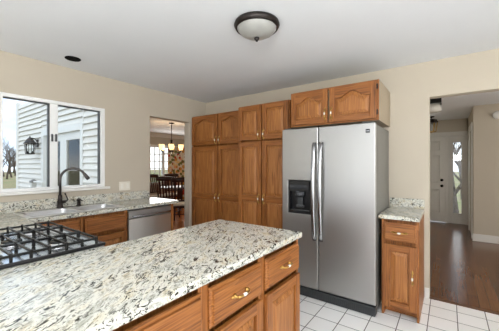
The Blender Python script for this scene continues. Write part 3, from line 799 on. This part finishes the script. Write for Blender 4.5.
# ------------------------------------------------------------------ dining furniture
TX, TY = -6.2, 5.15
dt = thing('dining_table', 'dark round wooden dining table beyond the chairs in the dining room', 'table', (TX, TY, 0))
m = MB(); m.lathe([(.0, .715), (.50, .715), (.55, .73), (.555, .745), (.545, .755), (0, .755)], n=36); m.build('tabletop', DARKH, dt)
m = MB(); m.lathe([(.09, .715), (.06, .6), (.075, .42), (.05, .3), (.09, .2), (.06, .12)], n=20); m.build('pedestal', DARKV, dt)
for k in range(4):
    a = pi/4+k*pi/2; m = MB(); m.tube([(.05*cos(a), .05*sin(a), .2), (.25*cos(a), .25*sin(a), .1), (.38*cos(a), .38*sin(a), .02)], [.04, .03, .02], 8); m.build('leg', DARKV, dt)
def make_chair(label):
    t = thing('dining_chair', label, 'chair', (0, 0, 0), 0, 'dining chairs round the table')
    m = MB(); m.box((-.23, -.22, .43), (.23, .22, .47), .012); m.build('seat', SEATF, t, label='pale upholstered seat')
    m = MB(); m.box((-.22, -.205, .38), (.22, .205, .43)); m.build('seat_frame', DARKH, t)
    for s in (-1, 1):
        m = MB(); m.tube([(s*.20, .19, .43), (s*.20, .19, .2), (s*.20, .19, 0)], [.022, .02, .014], 8); m.build('leg', DARKV, t)
        m = MB(); m.tube([(s*.205, -.25, 0), (s*.205, -.205, .3), (s*.205, -.205, .5), (s*.215, -.25, .8), (s*.222, -.30, 1.06)], [.018, .022, .022, .02, .018], 8); m.build('leg', DARKV, t)
    m = MB(); n = 10; rings = []
    for k in range(n+1):
        x = -.235+.47*k/n; y = -.30-.02*cos(pi*(k/n-.5)); zt = 1.075+.02*cos(pi*(k/n-.5))
        rings.append([Vector((x, y-.014, .985)), Vector((x, y+.014, .985)), Vector((x, y+.010, zt)), Vector((x, y-.016, zt))])
    m.rings(rings); m.build('crest_rail', DARKH, t)
    for k in range(5):
        x = -.145+.0725*k
        m = MB(); m.rings([[Vector((x-w, y-.008, z)), Vector((x+w, y-.008, z)), Vector((x+w, y+.008, z)), Vector((x-w, y+.008, z))] for z, y, w in ((.55, -.215, .018), (.75, -.245, .020), (.99, -.305, .022))]); m.build('slat', DARKV, t)
    m = MB(); m.box((-.2, -.225, .53), (.2, -.2, .57), .004); m.build('lower_rail', DARKH, t)
    m = MB(); m.tube([(-.2, .19, .2), (-.2, -.21, .2)], .01, 6).tube([(.2, .19, .2), (.2, -.21, .2)], .01, 6).tube([(-.2, 0, .2), (.2, 0, .2)], .01, 6); m.build('stretcher', DARKV, t)
    return t
ch = make_chair('dark slat-back dining chair seen from behind, nearest the granite counter')
def at(bx, by):
    d = Vector((TX-bx, TY-by)).normalized(); return bx+.3*d.x, by+.3*d.y, math.atan2(-d.x, d.y)
spots = [at(-5.58, 4.20)+(None,), at(-7.27, 5.0)+('dark slat-back dining chair at the left edge of the dining opening',),
         at(-4.88, 4.12)+('dark slat-back dining chair at the right edge of the dining opening, legs showing',),
         at(-7.3, 5.72)+('dark dining chair on the far side of the table facing the kitchen',)]
for i, (x, y, r, lb) in enumerate(spots):
    c = ch if i == 0 else dup(ch)
    c.location = (x, y, 0); c.rotation_euler = (0, 0, r)
    if lb: c['label'] = lb
# chandelier
CX, CY = -5.69, 4.47
cz = thing('chandelier', 'bronze chandelier with lit amber glass shades hanging in the dining room', 'chandelier', (CX, CY, H))
m = MB(); m.lathe([(.07, 0), (.07, -.012), (.03, -.03), (.008, -.035)], n=20); m.build('canopy', BRONZE, cz)
m = MB(); m.tube([(0, 0, -.03), (0, 0, -.45)], .008, 8); m.build('stem', BRONZE, cz)
m = MB(); m.lathe([(.008, -.42), (.03, -.44), (.022, -.50), (.045, -.54), (.03, -.60), (.05, -.68), (.035, -.76), (.012, -.80), (.018, -.83), (0, -.85)], n=16); m.build('hub', BRONZE, cz)
for k in range(6):
    a = 2*pi*k/6+.35; ux, uy = cos(a), sin(a)
    m = MB(); m.tube([(.03*ux, .03*uy, -.70), (.12*ux, .12*uy, -.78), (.22*ux, .22*uy, -.77), (.27*ux, .27*uy, -.71)], .008, 8).lathe([(.03, -.71), (.03, -.70), (.012, -.69)], (.27*ux, .27*uy, 0), n=12)
    ar = m.build('arm', BRONZE, cz)
    m = MB(); m.lathe([(.028, -.70), (.045, -.67), (.058, -.62), (.066, -.56), (.062, -.56), (.04, -.66), (.02, -.69)], (.27*ux, .27*uy, 0), n=16); m.build('lamp_shade', LITSHADE, ar)
pl = bpy.data.lights.new('chandelier_bulbs', 'POINT'); pl.energy = 15; pl.color = (1, .8, .55); pl.shadow_soft_size = .2
po = bpy.data.objects.new('chandelier_bulbs', pl); COL.objects.link(po); po.location = (CX, CY, H-.78)
# floral curtains on the far dining window
def curtain(y0, y1, z0, z1, label):
    m = MB(); n = 40; A = []
    rings = []
    for k in range(n+1):
        y = y0+(y1-y0)*k/n; x = DX+.09+.022*sin(k*1.35)
        rings.append([Vector((x, y, z0)), Vector((x+.006, y, z0)), Vector((x+.006, y, z1)), Vector((x, y, z1))])
    m.rings(rings); return tag(m.build('curtain', FLORAL), label, 'curtain')
curtain(4.95, 5.32, .1, 1.98, 'narrow floral curtain on the left of the dining window')
curtain(6.02, 7.0, .1, 2.02, 'wide red and gold floral curtain on the right of the dining window')

# ------------------------------------------------------------------ outside
wl = thing('wall_lantern', 'dark metal wall lantern with glass panes on the white siding outside the window', 'lantern', (-6.73, DS-.03, 1.80))
m = MB(); m.box((-.05, -.02, -.07), (.05, 0, .09), .004); m.build('back_plate', SHUTTER, wl)
m = MB(); m.tube([(0, -.01, .05), (0, -.05, .10), (0, -.11, .11), (0, -.125, .08)], .011, 8); m.build('bracket', SHUTTER, wl)
LY = -.125
m = MB(); m.lathe([(.0, .16), (.010, .13), (.022, .11), (.06, .075), (.09, .02), (.115, -.005), (.105, -.008)], (0, LY, 0), n=16); m.build('hood', SHUTTER, wl)
m = MB()
for k in range(6):
    a = 2*pi*k/6; m.tube([(.09*cos(a), LY+.09*sin(a), .0), (.075*cos(a), LY+.075*sin(a), -.20)], .006, 6)
m.lathe([(.08, -.20), (.08, -.212), (.03, -.22), (0, -.222)], (0, LY, 0), n=12); m.build('cage', SHUTTER, wl)
m = MB(); m.lathe([(.080, .0), (.065, -.20)], (0, LY, 0), n=12); m.build('glass', GLASS, wl)
rl2 = thing('stair_railing', 'white deck stair railing with a grey capped post outside the window', 'railing', (-5.6, 1.58, -.12))
m = MB(); m.box((-.035, -.035, 0), (.035, .035, 1.20), .004); m.build('post', VINYL, rl2)
m = MB(); m.box((-.045, -.045, 1.20), (.045, .045, 1.23), .004).lathe([(.04, 1.23), (.02, 1.25), (0, 1.255)], n=10); m.build('post_cap', plain('pale_grey_cap', (150, 150, 150), .6), rl2)
m = MB(); m.tube([(0, 0, 1.17), (-.55, 0, .78)], .035, 6).tube([(0, 0, 1.21), (.45, 0, 1.21)], .018, 6); m.build('handrail', VINYL, rl2)
m = MB(); m.box((.43, -.02, 0), (.47, .02, 1.22), .003); m.build('post', VINYL, rl2)

def branch(m, p, d, r, L, depth):
    n = 4; pts = [p]; q = p.copy(); dd = d.copy()
    for k in range(n):
        dd = (dd+Vector((random.uniform(-.16, .16), random.uniform(-.16, .16), random.uniform(-.02, .12)))).normalized(); q = q+dd*L/n; pts.append(q.copy())
    m.tube(pts, [r*(1-.55*k/n) for k in range(n+1)], 5 if depth > 1 else 3)
    if depth <= 0: return
    for k in range(4 if depth > 1 else 4):
        i = random.randint(1, n); a = random.uniform(0, 2*pi); s = random.uniform(.5, 1.0)
        nd = (dd+Vector((cos(a)*s, sin(a)*s, random.uniform(0, .4)))).normalized()
        branch(m, pts[i], nd, r*.42, L*random.uniform(.5, .7), depth-1)
def tree(loc, h, label, seed):
    random.seed(seed)
    m = MB(); branch(m, Vector((0, 0, -.05)), Vector((0, 0, 1)), h*.022, h*.5, 3)
    o = m.build('bare_tree', TRUNK); o.location = loc
    tag(o, label, 'tree', 'bare trees outside')
for i, (px, Z, h) in enumerate([(1.0, 40, 6.5), (4.0, 56, 8), (7, 46, 7), (9, 72, 10), (11.5, 52, 7.5), (13.5, 80, 11), (15.5, 60, 8), (17.5, 90, 12), (19.5, 64, 8)]):
    v = Vector((-.58707, .80954, 0))+Vector((.80954, .58707, 0))*(px-249.5)/273.74
    tree((v.x*Z, v.y*Z, -1.0), h, 'leafless grey tree in the row beyond the lawn, seen in the left window pane', i+3)
tree((.28, 15.5, -1.0), 8, 'leafless tree with thick trunk in front of the house, seen in the entry sidelight', 21)
tree((.9, 24, -1.0), 9, 'more distant leafless tree seen low in the entry sidelight', 25)
